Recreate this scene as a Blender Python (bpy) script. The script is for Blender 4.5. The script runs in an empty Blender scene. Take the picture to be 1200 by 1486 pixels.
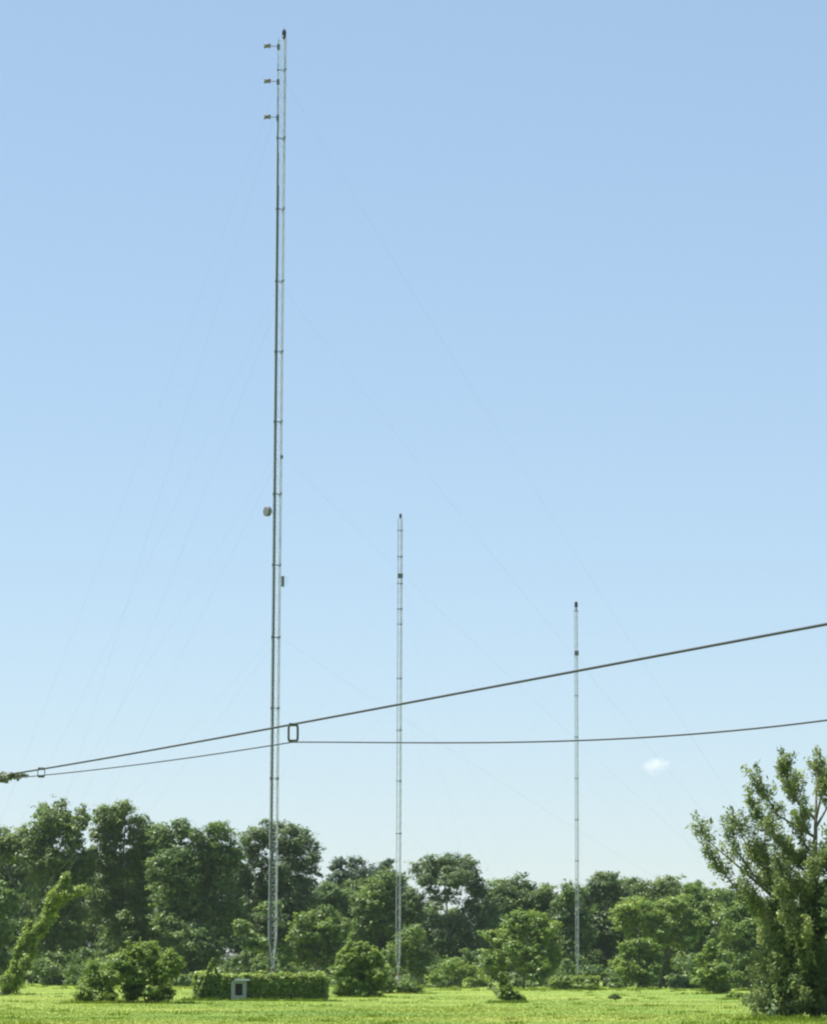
import bpy, math, random
import numpy as np
from mathutils import Vector, Matrix

random.seed(7)
rng = np.random.default_rng(11)
scene = bpy.context.scene
COL = scene.collection

# ------------------------------------------------------------------ camera
F = 4500.0                       # focal length in photo pixels (1200 wide) = 135 mm
CAM_H = 2.6
HORIZON = 1408.0
PITCH = math.atan((HORIZON - 743.0) / F)
ROLL = 0.004
cam_data = bpy.data.cameras.new('camera')
cam_data.sensor_fit = 'HORIZONTAL'
cam_data.sensor_width = 36.0
cam_data.lens = 36.0 * F / 1200.0
cam_data.clip_start = 0.5
cam_data.clip_end = 30000.0
cam = bpy.data.objects.new('camera', cam_data)
COL.objects.link(cam)
CAM_ROT = Matrix.Rotation(math.pi / 2 + PITCH, 3, 'X') @ Matrix.Rotation(ROLL, 3, 'Z')
cam.matrix_world = Matrix.Translation((0, 0, CAM_H)) @ CAM_ROT.to_4x4()
scene.camera = cam

# ------------------------------------------------------------------ sky, sun, exposure
SUN_EL = math.radians(65)
SUN_AZ = math.radians(-78)       # from +Y (view direction) clockwise
world = bpy.data.worlds.new('World')
scene.world = world
world.use_nodes = True
wn, wl = world.node_tree.nodes, world.node_tree.links
wn.clear()
w_out = wn.new('ShaderNodeOutputWorld')
w_bg = wn.new('ShaderNodeBackground')
w_sky = wn.new('ShaderNodeTexSky')
w_sky.sky_type = 'NISHITA'
w_sky.sun_disc = False
w_sky.sun_elevation = SUN_EL
w_sky.sun_rotation = SUN_AZ
w_sky.altitude = 50
w_sky.air_density = 1.0
w_sky.dust_density = 0.45
w_sky.ozone_density = 10.0
w_bg.inputs['Strength'].default_value = 0.150
w_sat = wn.new('ShaderNodeHueSaturation')
w_sat.inputs['Hue'].default_value = 0.497
w_sat.inputs['Saturation'].default_value = 1.08      # hazy summer air: the whole sky a little paler
w_gam = wn.new('ShaderNodeGamma')
w_gam.inputs['Gamma'].default_value = 0.50             # softens the step from zenith blue to bright horizon
wl.new(w_sky.outputs[0], w_gam.inputs['Color'])
wl.new(w_gam.outputs[0], w_sat.inputs['Color'])
wl.new(w_sat.outputs[0], w_bg.inputs['Color'])
wl.new(w_bg.outputs[0], w_out.inputs['Surface'])

sun_dir = Vector((math.cos(SUN_EL) * math.sin(SUN_AZ), math.cos(SUN_EL) * math.cos(SUN_AZ), math.sin(SUN_EL)))
sun_data = bpy.data.lights.new('sun', 'SUN')
sun_data.energy = 4.6
sun_data.angle = math.radians(0.53)
sun_data.color = (1.0, 0.95, 0.86)
sun = bpy.data.objects.new('sun', sun_data)
sun.rotation_euler = sun_dir.to_track_quat('Z', 'Y').to_euler()
sun.location = (0, 200, 300)
COL.objects.link(sun)

vs = scene.view_settings
vs.view_transform = 'Standard'
vs.look = 'None'
vs.exposure = 1.30
vs.gamma = 1.0
vs.use_curve_mapping = False
scene.render.resolution_x = 826
scene.render.resolution_y = 1024
scene.render.engine = 'CYCLES'
scene.cycles.filter_width = 2.2
scene.cycles.volume_bounces = 5

# ------------------------------------------------------------------ helpers
def P(px, py, Y):
    """World point at distance Y (metres along +Y) seen at photo pixel (px, py)."""
    d = CAM_ROT @ Vector(((px - 600.0) / F, (743.0 - py) / F, -1.0))
    return Vector((0, 0, CAM_H)) + d * (Y / d.y)

def ground_at(px, Y):
    p = P(px, 1440, Y)
    return Vector((p.x, Y, 0.0))

def tag(o, label=None, cat=None, group=None, kind=None):
    if label: o['label'] = label
    if cat: o['category'] = cat
    if group: o['group'] = group
    if kind: o['kind'] = kind
    return o

def empty(name, loc, label=None, cat=None, group=None):
    o = bpy.data.objects.new(name, None)
    o.empty_display_size = 0.3
    o.location = loc
    COL.objects.link(o)
    return tag(o, label, cat, group)

def link_mesh(name, me, mat, parent=None, kind=None):
    """Mesh given in world coordinates; parented so that it stays in place."""
    if mat is not None and not me.materials:
        me.materials.append(mat)
    o = bpy.data.objects.new(name, me)
    COL.objects.link(o)
    if parent is not None:
        o.parent = parent
        base = Vector((0, 0, 0))
        p = parent
        while p is not None:
            base += p.location
            p = p.parent
        o.location = -base
    if kind: o['kind'] = kind
    return o

class MB:
    """Collects solid pieces (world coordinates) into one mesh."""
    def __init__(self):
        self.v, self.f = [], []
    def tube(self, pts, radii, sides=8, cap=True):
        pts = [Vector(p) for p in pts]
        n = len(pts)
        if not hasattr(radii, '__len__'): radii = [radii] * n
        base = len(self.v)
        ref = None
        for i, p in enumerate(pts):
            t = (pts[min(i + 1, n - 1)] - pts[max(i - 1, 0)]).normalized()
            if ref is None:
                ref = Vector((1, 0, 0)) if abs(t.x) < 0.8 else Vector((0, 1, 0))
            u = (ref - t * ref.dot(t)).normalized()
            w = t.cross(u)
            ref = u
            for k in range(sides):
                a = 2 * math.pi * k / sides
                self.v.append(p + (u * math.cos(a) + w * math.sin(a)) * radii[i])
        for i in range(n - 1):
            for k in range(sides):
                a, b = base + i * sides + k, base + i * sides + (k + 1) % sides
                self.f.append((a, b, b + sides, a + sides))
        if cap:
            self.f.append(tuple(base + k for k in reversed(range(sides))))
            self.f.append(tuple(base + (n - 1) * sides + k for k in range(sides)))
        return self
    def box(self, c, s, rz=0.0):
        c = Vector(c)
        ca, sa = math.cos(rz), math.sin(rz)
        base = len(self.v)
        for dx, dy, dz in ((-1,-1,-1),(1,-1,-1),(1,1,-1),(-1,1,-1),(-1,-1,1),(1,-1,1),(1,1,1),(-1,1,1)):
            x, y, z = dx * s[0] / 2, dy * s[1] / 2, dz * s[2] / 2
            self.v.append(c + Vector((x * ca - y * sa, x * sa + y * ca, z)))
        for q in ((0,3,2,1),(4,5,6,7),(0,1,5,4),(1,2,6,5),(2,3,7,6),(3,0,4,7)):
            self.f.append(tuple(base + i for i in q))
        return self
    def lathe(self, c, prof, sides=12):
        c = Vector(c)
        base = len(self.v)
        for r, z in prof:
            for k in range(sides):
                a = 2 * math.pi * k / sides
                self.v.append(c + Vector((r * math.cos(a), r * math.sin(a), z)))
        n = len(prof)
        for i in range(n - 1):
            for k in range(sides):
                a, b = base + i * sides + k, base + i * sides + (k + 1) % sides
                self.f.append((a, b, b + sides, a + sides))
        self.f.append(tuple(base + k for k in reversed(range(sides))))
        self.f.append(tuple(base + (n - 1) * sides + k for k in range(sides)))
        return self
    def build(self, name, mat, parent=None, kind=None, smooth=False):
        me = bpy.data.meshes.new(name)
        me.from_pydata([tuple(v) for v in self.v], [], self.f)
        if smooth:
            me.polygons.foreach_set('use_smooth', [True] * len(me.polygons))
        me.update()
        return link_mesh(name, me, mat, parent, kind)

# ------------------------------------------------------------------ materials
def new_mat(name):
    m = bpy.data.materials.new(name)
    m.use_nodes = True
    m.node_tree.nodes.clear()
    return m, m.node_tree.nodes, m.node_tree.links

def solid_mat(name, ca, cb, rough=0.7, scale=3.0, metallic=0.0, bump=0.0):
    m, n, l = new_mat(name)
    out = n.new('ShaderNodeOutputMaterial')
    b = n.new('ShaderNodeBsdfPrincipled')
    tc = n.new('ShaderNodeTexCoord')
    nz = n.new('ShaderNodeTexNoise'); nz.inputs['Scale'].default_value = scale; nz.inputs['Detail'].default_value = 6
    mx = n.new('ShaderNodeMix'); mx.data_type = 'RGBA'
    mx.inputs['A'].default_value = (*ca, 1); mx.inputs['B'].default_value = (*cb, 1)
    l.new(tc.outputs['Object'], nz.inputs['Vector'])
    l.new(nz.outputs['Fac'], mx.inputs['Factor'])
    l.new(mx.outputs['Result'], b.inputs['Base Color'])
    b.inputs['Roughness'].default_value = rough
    b.inputs['Metallic'].default_value = metallic
    if bump:
        bp = n.new('ShaderNodeBump'); bp.inputs['Strength'].default_value = bump; bp.inputs['Distance'].default_value = 0.02
        l.new(nz.outputs['Fac'], bp.inputs['Height']); l.new(bp.outputs[0], b.inputs['Normal'])
    l.new(b.outputs[0], out.inputs['Surface'])
    return m

def leaf_mat(name, ca, cb, trans=0.3):
    """Leaf with a per-cluster tint (attribute) between two greens, part of the light passing through."""
    m, n, l = new_mat(name)
    out = n.new('ShaderNodeOutputMaterial')
    at = n.new('ShaderNodeAttribute'); at.attribute_name = 'tint'
    mx = n.new('ShaderNodeMix'); mx.data_type = 'RGBA'
    mx.inputs['A'].default_value = (*ca, 1); mx.inputs['B'].default_value = (*cb, 1)
    l.new(at.outputs['Fac'], mx.inputs['Factor'])
    b = n.new('ShaderNodeBsdfPrincipled')
    b.inputs['Roughness'].default_value = 0.5
    b.inputs['Specular IOR Level'].default_value = 0.35
    l.new(mx.outputs['Result'], b.inputs['Base Color'])
    tr = n.new('ShaderNodeBsdfTranslucent')
    hs = n.new('ShaderNodeHueSaturation'); hs.inputs['Hue'].default_value = 0.48; hs.inputs['Value'].default_value = 1.5
    l.new(mx.outputs['Result'], hs.inputs['Color']); l.new(hs.outputs[0], tr.inputs['Color'])
    ms = n.new('ShaderNodeMixShader'); ms.inputs[0].default_value = trans
    l.new(b.outputs[0], ms.inputs[1]); l.new(tr.outputs[0], ms.inputs[2])
    l.new(ms.outputs[0], out.inputs['Surface'])
    return m

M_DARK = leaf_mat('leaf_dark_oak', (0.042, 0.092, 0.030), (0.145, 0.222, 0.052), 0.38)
M_MID = leaf_mat('leaf_mid_green', (0.048, 0.108, 0.024), (0.165, 0.245, 0.048), 0.36)
M_BRIGHT = leaf_mat('leaf_bright_green', (0.072, 0.150, 0.025), (0.215, 0.300, 0.050), 0.38)
M_PINE = leaf_mat('pine_needles', (0.030, 0.065, 0.036), (0.078, 0.125, 0.058), 0.2)
M_VINE = leaf_mat('vine_leaf', (0.072, 0.145, 0.025), (0.225, 0.305, 0.055), 0.38)
M_ROADSIDE = leaf_mat('roadside_leaf', (0.062, 0.112, 0.038), (0.215, 0.275, 0.085), 0.38)
M_OLIVE = leaf_mat('leaf_olive', (0.048, 0.098, 0.026), (0.155, 0.225, 0.046), 0.38)
M_GREY = leaf_mat('leaf_grey_green', (0.050, 0.095, 0.042), (0.142, 0.205, 0.074), 0.36)
M_DRYVINE = leaf_mat('dull_vine_leaf', (0.11, 0.13, 0.10), (0.22, 0.25, 0.20), 0.2)
M_BARK = solid_mat('bark', (0.09, 0.075, 0.06), (0.20, 0.175, 0.145), 0.9, 4.0, bump=0.6)
M_BARK_PALE = solid_mat('bark_pale', (0.20, 0.18, 0.15), (0.34, 0.31, 0.27), 0.9, 4.0, bump=0.5)
M_STEEL = solid_mat('galvanised_steel', (0.29, 0.32, 0.36), (0.38, 0.41, 0.45), 0.75, 2.0, 0.0)
M_DKSTEEL = solid_mat('weathered_steel', (0.10, 0.11, 0.125), (0.16, 0.17, 0.185), 0.6, 2.0, 0.2)
M_WIRE = solid_mat('guy_strand', (0.10, 0.105, 0.11), (0.16, 0.165, 0.17), 0.8, 2.0, 0.0)
M_CABLE = solid_mat('black_cable', (0.016, 0.020, 0.027), (0.030, 0.036, 0.046), 0.75, 8.0)
M_PLASTIC = solid_mat('dark_plastic', (0.05, 0.06, 0.05), (0.09, 0.10, 0.085), 0.7, 10.0)
M_BEACON = solid_mat('dark_beacon_glass', (0.020, 0.014, 0.010), (0.035, 0.022, 0.015), 0.3, 5.0)
M_PORC = solid_mat('porcelain', (0.25, 0.20, 0.16), (0.34, 0.28, 0.22), 0.3, 5.0)
M_CONC = solid_mat('concrete', (0.28, 0.28, 0.26), (0.42, 0.41, 0.38), 0.9, 3.0, bump=0.4)
M_WOOD = solid_mat('weathered_wood', (0.15, 0.14, 0.115), (0.30, 0.28, 0.24), 0.9, 5.0, bump=0.4)
M_POLE = solid_mat('pole_wood', (0.10, 0.075, 0.055), (0.19, 0.15, 0.11), 0.9, 5.0, bump=0.4)
M_CABINET = solid_mat('cabinet_paint', (0.16, 0.18, 0.18), (0.26, 0.285, 0.285), 0.6, 2.0)
M_ROOF = solid_mat('pale_sheet_metal', (0.42, 0.46, 0.47), (0.56, 0.60, 0.61), 0.45, 2.0)
M_VOID = solid_mat('louvre_dark', (0.02, 0.022, 0.022), (0.04, 0.042, 0.042), 0.8, 5.0)

def grass_material(name, blade):
    m, n, l = new_mat(name)
    out = n.new('ShaderNodeOutputMaterial')
    g = n.new('ShaderNodeNewGeometry')
    n1 = n.new('ShaderNodeTexNoise'); n1.inputs['Scale'].default_value = 0.045; n1.inputs['Detail'].default_value = 7; n1.inputs['Roughness'].default_value = 0.68
    n2 = n.new('ShaderNodeTexNoise'); n2.inputs['Scale'].default_value = 0.9; n2.inputs['Detail'].default_value = 4
    l.new(g.outputs['Position'], n1.inputs['Vector']); l.new(g.outputs['Position'], n2.inputs['Vector'])
    r1 = n.new('ShaderNodeValToRGB')
    e = r1.color_ramp.elements
    e[0].position = 0.33; e[0].color = (0.098, 0.168, 0.014, 1)
    e[1].position = 0.64; e[1].color = (0.225, 0.265, 0.042, 1)
    mid = e.new(0.5); mid.color = (0.152, 0.219, 0.020, 1)
    l.new(n1.outputs['Fac'], r1.inputs[0])
    mx = n.new('ShaderNodeMix'); mx.data_type = 'RGBA'; mx.blend_type = 'MULTIPLY'
    r2 = n.new('ShaderNodeValToRGB')
    r2.color_ramp.elements[0].position = 0.3; r2.color_ramp.elements[0].color = (0.84, 0.85, 0.82, 1)
    r2.color_ramp.elements[1].position = 0.7; r2.color_ramp.elements[1].color = (1.1, 1.08, 1.1, 1)
    l.new(n2.outputs['Fac'], r2.inputs[0])
    mx.inputs['Factor'].default_value = 1.0
    l.new(r1.outputs[0], mx.inputs['A']); l.new(r2.outputs[0], mx.inputs['B'])
    b = n.new('ShaderNodeBsdfPrincipled'); b.inputs['Roughness'].default_value = 0.6
    b.inputs['Specular IOR Level'].default_value = 0.2
    l.new(mx.outputs['Result'], b.inputs['Base Color'])
    if blade:
        tr = n.new('ShaderNodeBsdfTranslucent'); l.new(mx.outputs['Result'], tr.inputs['Color'])
        ms = n.new('ShaderNodeMixShader'); ms.inputs[0].default_value = 0.5
        l.new(b.outputs[0], ms.inputs[1]); l.new(tr.outputs[0], ms.inputs[2]); l.new(ms.outputs[0], out.inputs['Surface'])
    else:
        n3 = n.new('ShaderNodeTexNoise'); n3.inputs['Scale'].default_value = 9.0; n3.inputs['Detail'].default_value = 6
        l.new(g.outputs['Position'], n3.inputs['Vector'])
        bp = n.new('ShaderNodeBump'); bp.inputs['Strength'].default_value = 0.5; bp.inputs['Distance'].default_value = 0.05
        l.new(n3.outputs['Fac'], bp.inputs['Height']); l.new(bp.outputs[0], b.inputs['Normal'])
        l.new(b.outputs[0], out.inputs['Surface'])
    return m
M_LAWN = grass_material('meadow_ground', False)
M_BLADE = grass_material('meadow_blades', True)

# ------------------------------------------------------------------ ground
def build_ground():
    xs = np.concatenate([[-2900, -1500, -600], np.arange(-200, 201, 8), [600, 1500, 2900]]).astype(float)
    ys = np.concatenate([[-2900, -800, -200], np.arange(-40, 641, 8), [900, 1600, 2900]]).astype(float)
    X, Y = np.meshgrid(xs, ys)
    Z = 0.05 * np.sin(X * 0.11 + 1.3) * np.sin(Y * 0.07) - 0.05
    Z[(np.abs(X) > 210) | (Y < -50) | (Y > 650)] = -0.05
    v = np.stack([X, Y, Z], -1).reshape(-1, 3)
    nx = len(xs)
    f = [(j * nx + i, j * nx + i + 1, (j + 1) * nx + i + 1, (j + 1) * nx + i) for j in range(len(ys) - 1) for i in range(nx - 1)]
    me = bpy.data.meshes.new('ground')
    me.from_pydata(v.tolist(), [], f)
    me.polygons.foreach_set('use_smooth', [True] * len(f))
    link_mesh('ground', me, M_LAWN, kind='structure')
build_ground()

# ------------------------------------------------------------------ foliage
def quads_mesh(name, V, tint):
    """V: (N,4,3) leaf quads."""
    n = len(V)
    me = bpy.data.meshes.new(name)
    me.vertices.add(n * 4)
    me.vertices.foreach_set('co', V.reshape(-1).astype(np.float32))
    me.loops.add(n * 4)
    me.loops.foreach_set('vertex_index', np.arange(n * 4, dtype=np.int32))
    me.polygons.add(n)
    me.polygons.foreach_set('loop_start', np.arange(0, n * 4, 4, dtype=np.int32))
    at = me.attributes.new('tint', 'FLOAT', 'FACE')
    at.data.foreach_set('value', tint.astype(np.float32))
    me.update(calc_edges=True)
    return me

def unit(a):
    return a / np.maximum(np.linalg.norm(a, axis=-1, keepdims=True), 1e-9)

def leaf_quads(c, nrm, length, width):
    n = len(c)
    nrm = unit(nrm)
    t = unit(np.cross(nrm, rng.normal(size=(n, 3))))
    b = np.cross(nrm, t)
    k = np.clip(rng.lognormal(-.08, .38, n), .4, 2.0)
    L = (length * k * rng.uniform(0.8, 1.2, n))[:, None]
    W = (width * k * rng.uniform(0.8, 1.2, n))[:, None]
    return np.stack([c - t * L * 0.5, c + b * W * 0.5 + nrm * W * 0.15, c + t * L * 0.5, c - b * W * 0.5 + nrm * W * 0.15], 1)

def lobe_leaves(lobes, clump_r, leaf, per_clump, cover=1.0, up=0.5, stray=0.2):
    """Leaves of a crown: each lobe (cx,cy,cz,rx,ry,rz[,density]) carries uneven boughs, each bough leaf clumps."""
    Cs, Ns, Ts = [], [], []
    for lb in lobes:
        c = np.array(lb[:3]); r = np.array(lb[3:6]); dens = lb[6] if len(lb) > 6 else 1.0
        nb = int(np.clip(14 * cover, 7, 20))
        bd = unit(rng.normal(size=(nb, 3)) + np.array([0, 0, .12]))
        br = rng.uniform(0.2, 0.5, nb)
        bc = c + bd * r * rng.uniform(0.4, 1.0, nb)[:, None]
        bt = rng.uniform(0.0, 1.0, nb)
        for j in range(nb):
            R = r * br[j]
            area = 4 * math.pi * (R[0] * R[2] + R[0] * R[1] + R[1] * R[2]) / 3
            nc = max(4, int(0.75 * dens * area / (clump_r ** 2)))
            d = unit(rng.normal(size=(nc, 3)) + np.array([0, 0, .35]))
            cc = bc[j] + d * R * rng.uniform(0.45, 1.08, nc)[:, None]
            far = rng.random(nc) < stray
            cc[far] += d[far] * R * rng.uniform(.2, .7, far.sum())[:, None]
            size = clump_r * rng.uniform(0.35, 1.1, nc)
            k = np.maximum(5, (per_clump * 0.62 * (size / clump_r) ** 2).astype(int))
            idx = np.repeat(np.arange(nc), k)
            off = rng.normal(size=(len(idx), 3)) * 0.5
            off[:, 2] *= 0.6
            lc = cc[idx] + off * size[idx][:, None]
            nn = unit(off) * 0.5 + d[idx] * 0.45 + np.array([0, 0, up]) + rng.normal(size=(len(idx), 3)) * 0.4
            tint = np.clip((bt[j] * .55 + rng.uniform(0., .45, nc))[idx] + rng.normal(size=len(idx)) * 0.14, 0, 1)
            Cs.append(lc); Ns.append(nn); Ts.append(tint)
    C, N, T = np.concatenate(Cs), np.concatenate(Ns), np.concatenate(Ts)
    ok = C[:, 2] > 0.05
    C, N, T = C[ok], N[ok], T[ok]
    return leaf_quads(C, N, leaf, leaf * 0.62), T

def px_lobes(spec, Y, deep=0.9, jitter=0.35):
    out = []
    s = Y / F
    for q in spec:
        dy = random.uniform(-jitter, jitter) * q[2] * s
        p = P(q[0], q[1], Y)
        out.append((p.x, Y + dy, max(p.z, 0.2), q[2] * s, q[2] * s * deep, q[3] * s) + tuple(q[4:5]))
    return out

def limb_mesh(base, lobes, r0, mat, parent, fork=0.38, name='trunk'):
    mb = MB()
    top = max(lobes, key=lambda q: q[2])
    H = top[2]
    fz = H * fork
    pts, rad = [], []
    tx, ty = top[0] - base.x, top[1] - base.y
    for i in range(8):
        t = i / 7
        pts.append(Vector((base.x + tx * t ** 2 + random.uniform(-.15, .15) * t * r0 * 6, base.y + ty * t ** 2 + random.uniform(-.15, .15) * t * r0 * 6, -0.1 + H * t * 0.95)))
        rad.append(r0 * (1.25 if i == 0 else 1.0) * (1 - t * 0.9) ** 0.8 + 0.01)
    mb.tube(pts, rad, 7)
    for lb in lobes:
        if lb is top: continue
        e = Vector(lb[:3])
        if e.z < fz * 0.7: fs = e.z * 0.5
        else: fs = random.uniform(0.6, 1.05) * fz
        t = min(fs / (H * 0.95), 0.9)
        k = t * 7; i = min(int(k), 6)
        s = pts[i].lerp(pts[i + 1], k - i)
        m1 = s.lerp(e, 0.5) + Vector((0, 0, -0.06 * (e - s).length))
        rr = r0 * 0.45 * (1 - t * 0.5)
        mb.tube([s, s.lerp(m1, .5) , m1, e], [rr, rr * .8, rr * .6, rr * .2], 5)
        for q in range(3):
            e2 = e + Vector((random.uniform(-1, 1) * lb[3], random.uniform(-1, 1) * lb[4], random.uniform(-.2, .9) * lb[5])) * 0.8
            mb.tube([m1.lerp(e, .4 + .2 * q), e2], [rr * .35, rr * .08], 4)
    return mb.build(name, mat, parent, smooth=True)

def tree(name, label, cat, spec, Y, px, mat, r0=0.32, clump=0.85, leaf=0.36, per=70, cover=1.2, bark=None, group=None, fork=0.38):
    base = ground_at(px, Y)
    root = empty(name, base, label, cat, group)
    lobes = px_lobes(spec, Y)
    limb_mesh(base, lobes, r0, bark or M_BARK, root, fork)
    V, T = lobe_leaves(lobes, clump, leaf, per, cover)
    link_mesh('crown', quads_mesh('crown', V, T), mat, root)
    return root

# ---- the woodland edge (Y about 450 to 600 m)
tree('broadleaf_tree', 'tall broad tree with notched twin-peaked crown behind the leaning vine', 'tree',
     [(28,1222,34,28),(0,1240,20,20,.8),(72,1198,36,33),(112,1205,22,34),(60,1245,46,28),(112,1255,26,32),(85,1300,40,45,.9),(80,1355,45,45,.8)], 495, 75, M_OLIVE, 0.42)
tree('broadleaf_tree', 'tall rounded tree standing behind the pair of bright rounded bushes', 'tree',
     [(180,1192,34,24),(158,1215,20,26),(206,1212,24,26),(185,1252,42,30),(205,1300,42,45),(160,1310,32,40),(218,1240,22,30),(140,1260,22,30),(185,1365,50,45,.8)], 502, 185, M_OLIVE, 0.4)
tree('broadleaf_tree', 'dense dark flat-topped tree behind the fenced tower base, beside the airy dome tree', 'tree',
     [(250,1214,28,24),(308,1212,26,25),(280,1248,50,34),(262,1305,46,48),(312,1300,38,45),(236,1268,22,38),(334,1250,18,32),(285,1365,55,45,.8)], 490, 280, M_DARK, 0.42)
tree('broadleaf_tree', 'airy dome-crowned tree that the tallest mast rises in front of', 'tree',
     [(396,1210,40,22,.8),(358,1228,20,24,.8),(425,1222,26,22,.8),(440,1242,26,26,.8),(385,1240,34,20,.35),(412,1262,50,22,.5),(352,1268,18,26,.7),(452,1268,18,28),(366,1302,38,38,.9),(432,1310,42,38),(400,1365,50,40,.8)], 508, 400, M_GREY, 0.36, fork=0.45)
for i, (x, top, w) in enumerate(((487, 1246, 24), (516, 1246, 26), (541, 1257, 24), (561, 1248, 22))):
    tree('pine_tree', 'far dark pine with pointed top between the dome tree and the middle mast', 'tree',
         [(x, top + 10, w * .5, 11), (x + 2, top + 28, w * .8, 14), (x - 3, top + 52, w * 1.0, 18), (x + 2, top + 85, w * 1.15, 24), (x, top + 125, w * 1.2, 30)], 610 + 8 * i, x, M_PINE, 0.22, 0.7, 0.34, 55,
         group='far pines in a row behind the woodland')
tree('broadleaf_tree', 'slim lighter green tree directly behind the middle mast', 'tree',
     [(566,1285,22,20),(545,1318,34,34),(588,1325,28,38),(540,1365,36,36),(580,1375,42,38,.8)], 540, 566, M_MID, 0.28)
tree('broadleaf_tree', 'umbrella-crowned tree with open gaps and bare pale trunk right of the middle mast', 'tree',
     [(645,1257,34,16,.8),(616,1268,20,17,.8),(676,1266,22,18,.8),(648,1278,44,14,.6),(688,1286,14,16,.7),(692,1302,12,18,.8),(604,1308,15,20),(640,1302,24,12,.3),(682,1320,18,16,.6),(655,1352,38,26,.8),(706,1338,20,36),(690,1380,30,36,.8),(628,1375,22,36,.7)], 512, 652, M_GREY, 0.3, bark=M_BARK_PALE, fork=0.62)
tree('broadleaf_tree', 'round dark dome tree between the two smaller masts', 'tree',
     [(746,1290,26,18),(718,1308,24,24),(776,1308,26,22),(748,1332,48,32),(800,1318,16,22),(750,1380,55,40,.8)], 530, 748, M_DARK, 0.34)
tree('sapling_tree', 'low bright yellow-green spreading tree in front of the round dark dome tree', 'tree',
     [(768,1340,30,14),(734,1362,28,18),(792,1352,20,20),(718,1395,26,22),(768,1392,34,26),(802,1385,12,22)], 452, 760, M_BRIGHT, 0.18, 0.7, 0.34)
tree('broadleaf_tree', 'narrow dark tree that the shortest mast stands in front of', 'tree',
     [(832,1298,18,17),(815,1325,20,26),(840,1345,26,40),(830,1390,34,32,.8)], 510, 830, M_DARK, 0.28)
tree('broadleaf_tree', 'ragged-topped dark tree just right of the shortest mast', 'tree',
     [(878,1283,22,20),(860,1300,18,18),(898,1298,22,24),(875,1345,40,42),(875,1392,40,34,.8)], 520, 878, M_GREY, 0.34)
tree('broadleaf_tree', 'wide level-topped tree behind the sunlit spreading crown', 'tree',
     [(925,1290,24,17),(966,1292,30,18),(945,1325,46,36),(950,1385,50,40,.8)], 535, 950, M_OLIVE, 0.36)
tree('broadleaf_tree', 'low-shouldered tree behind the small cone-shaped bush', 'tree',
     [(1004,1302,22,17),(1040,1306,24,17),(1020,1342,42,42),(1062,1335,26,36),(1030,1390,46,36,.8)], 522, 1025, M_MID, 0.34)
tree('broadleaf_tree', 'sunlit bright spreading crown above the small round tree', 'tree',
     [(930,1313,30,12),(975,1313,28,14),(904,1334,20,18),(950,1342,34,20),(1004,1338,16,22),(985,1364,26,20)], 478, 958, M_BRIGHT, 0.24, 0.75, 0.35)
tree('sapling_tree', 'small round-headed bright tree at the meadow edge right of the shortest mast', 'tree',
     [(925,1378,26,16),(905,1394,16,17),(948,1394,15,19),(925,1410,30,17)], 468, 926, M_BRIGHT, 0.14, 0.45, 0.28)
tree('broadleaf_tree', 'yellow-green tree half hidden behind the big loose roadside tree', 'tree',
     [(1086,1330,30,24),(1070,1368,30,32),(1112,1372,34,40),(1080,1405,36,26)], 430, 1088, M_MID, 0.26, 0.75, 0.34)
tree('sapling_tree', 'light green low tree behind the right end of the fenced tower base', 'tree',
     [(455,1342,34,22),(490,1350,22,18),(440,1384,24,24),(480,1388,26,26)], 472, 458, M_MID, 0.18, 0.7, 0.34)
tree('sapling_tree', 'light green low tree right of the foot of the middle mast', 'tree',
     [(596,1364,24,17),(612,1398,18,20),(576,1388,20,20)], 470, 597, M_MID, 0.15, 0.65, 0.33)
tree('sapling_tree', 'bright leafy tree behind the foot of the leaning vine column', 'tree',
     [(8,1312,18,20),(-12,1352,24,30),(-8,1400,26,28)], 462, -2, M_MID, 0.2, 0.7, 0.34)
tree('sapling_tree', 'small tree with two pale leaf tufts behind the fenced tower base', 'tree',
     [(388,1318,16,9),(372,1370,20,10),(412,1388,14,20),(350,1345,14,10)], 468, 392, M_MID, 0.14, 0.6, 0.33, fork=0.5)

# ---- back row of the woodland: copies of three crowns
def generic_tree(k):
    base = Vector((0, 0, 0))
    root = empty('woodland_tree', base)
    lobes = []
    for i in range(9):
        z = random.uniform(7, 16.5)
        a = random.uniform(0, 6.28); r = random.uniform(1.2, 3.6) * (1 if z < 13 else 0.6)
        s = random.uniform(2.0, 3.2)
        lobes.append((math.cos(a) * r, math.sin(a) * r, z, s, s, s * .85))
    lobes += [(0, 0, 18, 2.2, 2.2, 1.8), (0.6, 0.3, 4.5, 4.2, 4.0, 3.2, .8)]
    limb_mesh(base, lobes, 0.33, M_BARK, root)
    V, T = lobe_leaves(lobes, 0.85, 0.38, 60, 1.0)
    link_mesh('crown', quads_mesh('crown', V, T), M_DARK, root)
    return root
protos = [generic_tree(k) for k in range(3)]
LBL_BACK = 'dark tree in the back row, seen through gaps of the woodland edge'
used = [False] * 3
def place_back(px, Y, sc, rz):
    k = random.randrange(3)
    if not used[k]:
        r = protos[k]; used[k] = True
    else:
        r = protos[k].copy(); COL.objects.link(r)
        for ch in protos[k].children:
            c = ch.copy(); COL.objects.link(c); c.parent = r
    r.location = ground_at(px, Y); r.rotation_euler = (0, 0, rz); r.scale = (sc, sc, sc * random.uniform(.92, 1.08))
    tag(r, LBL_BACK, 'tree', 'trees in the back row of the woodland')
for i in range(36):
    px = -110 + i * 39 + random.uniform(-10, 10)
    Y = random.uniform(548, 592)
    tall = 1.2 if px < 330 else (1.0 if px < 460 else (0.95 if px < 590 else (0.70 if px < 705 else 0.82 if px < 830 else 0.88)))
    place_back(px, Y, tall * random.uniform(0.94, 1.05), random.uniform(0, 6.28))

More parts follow.
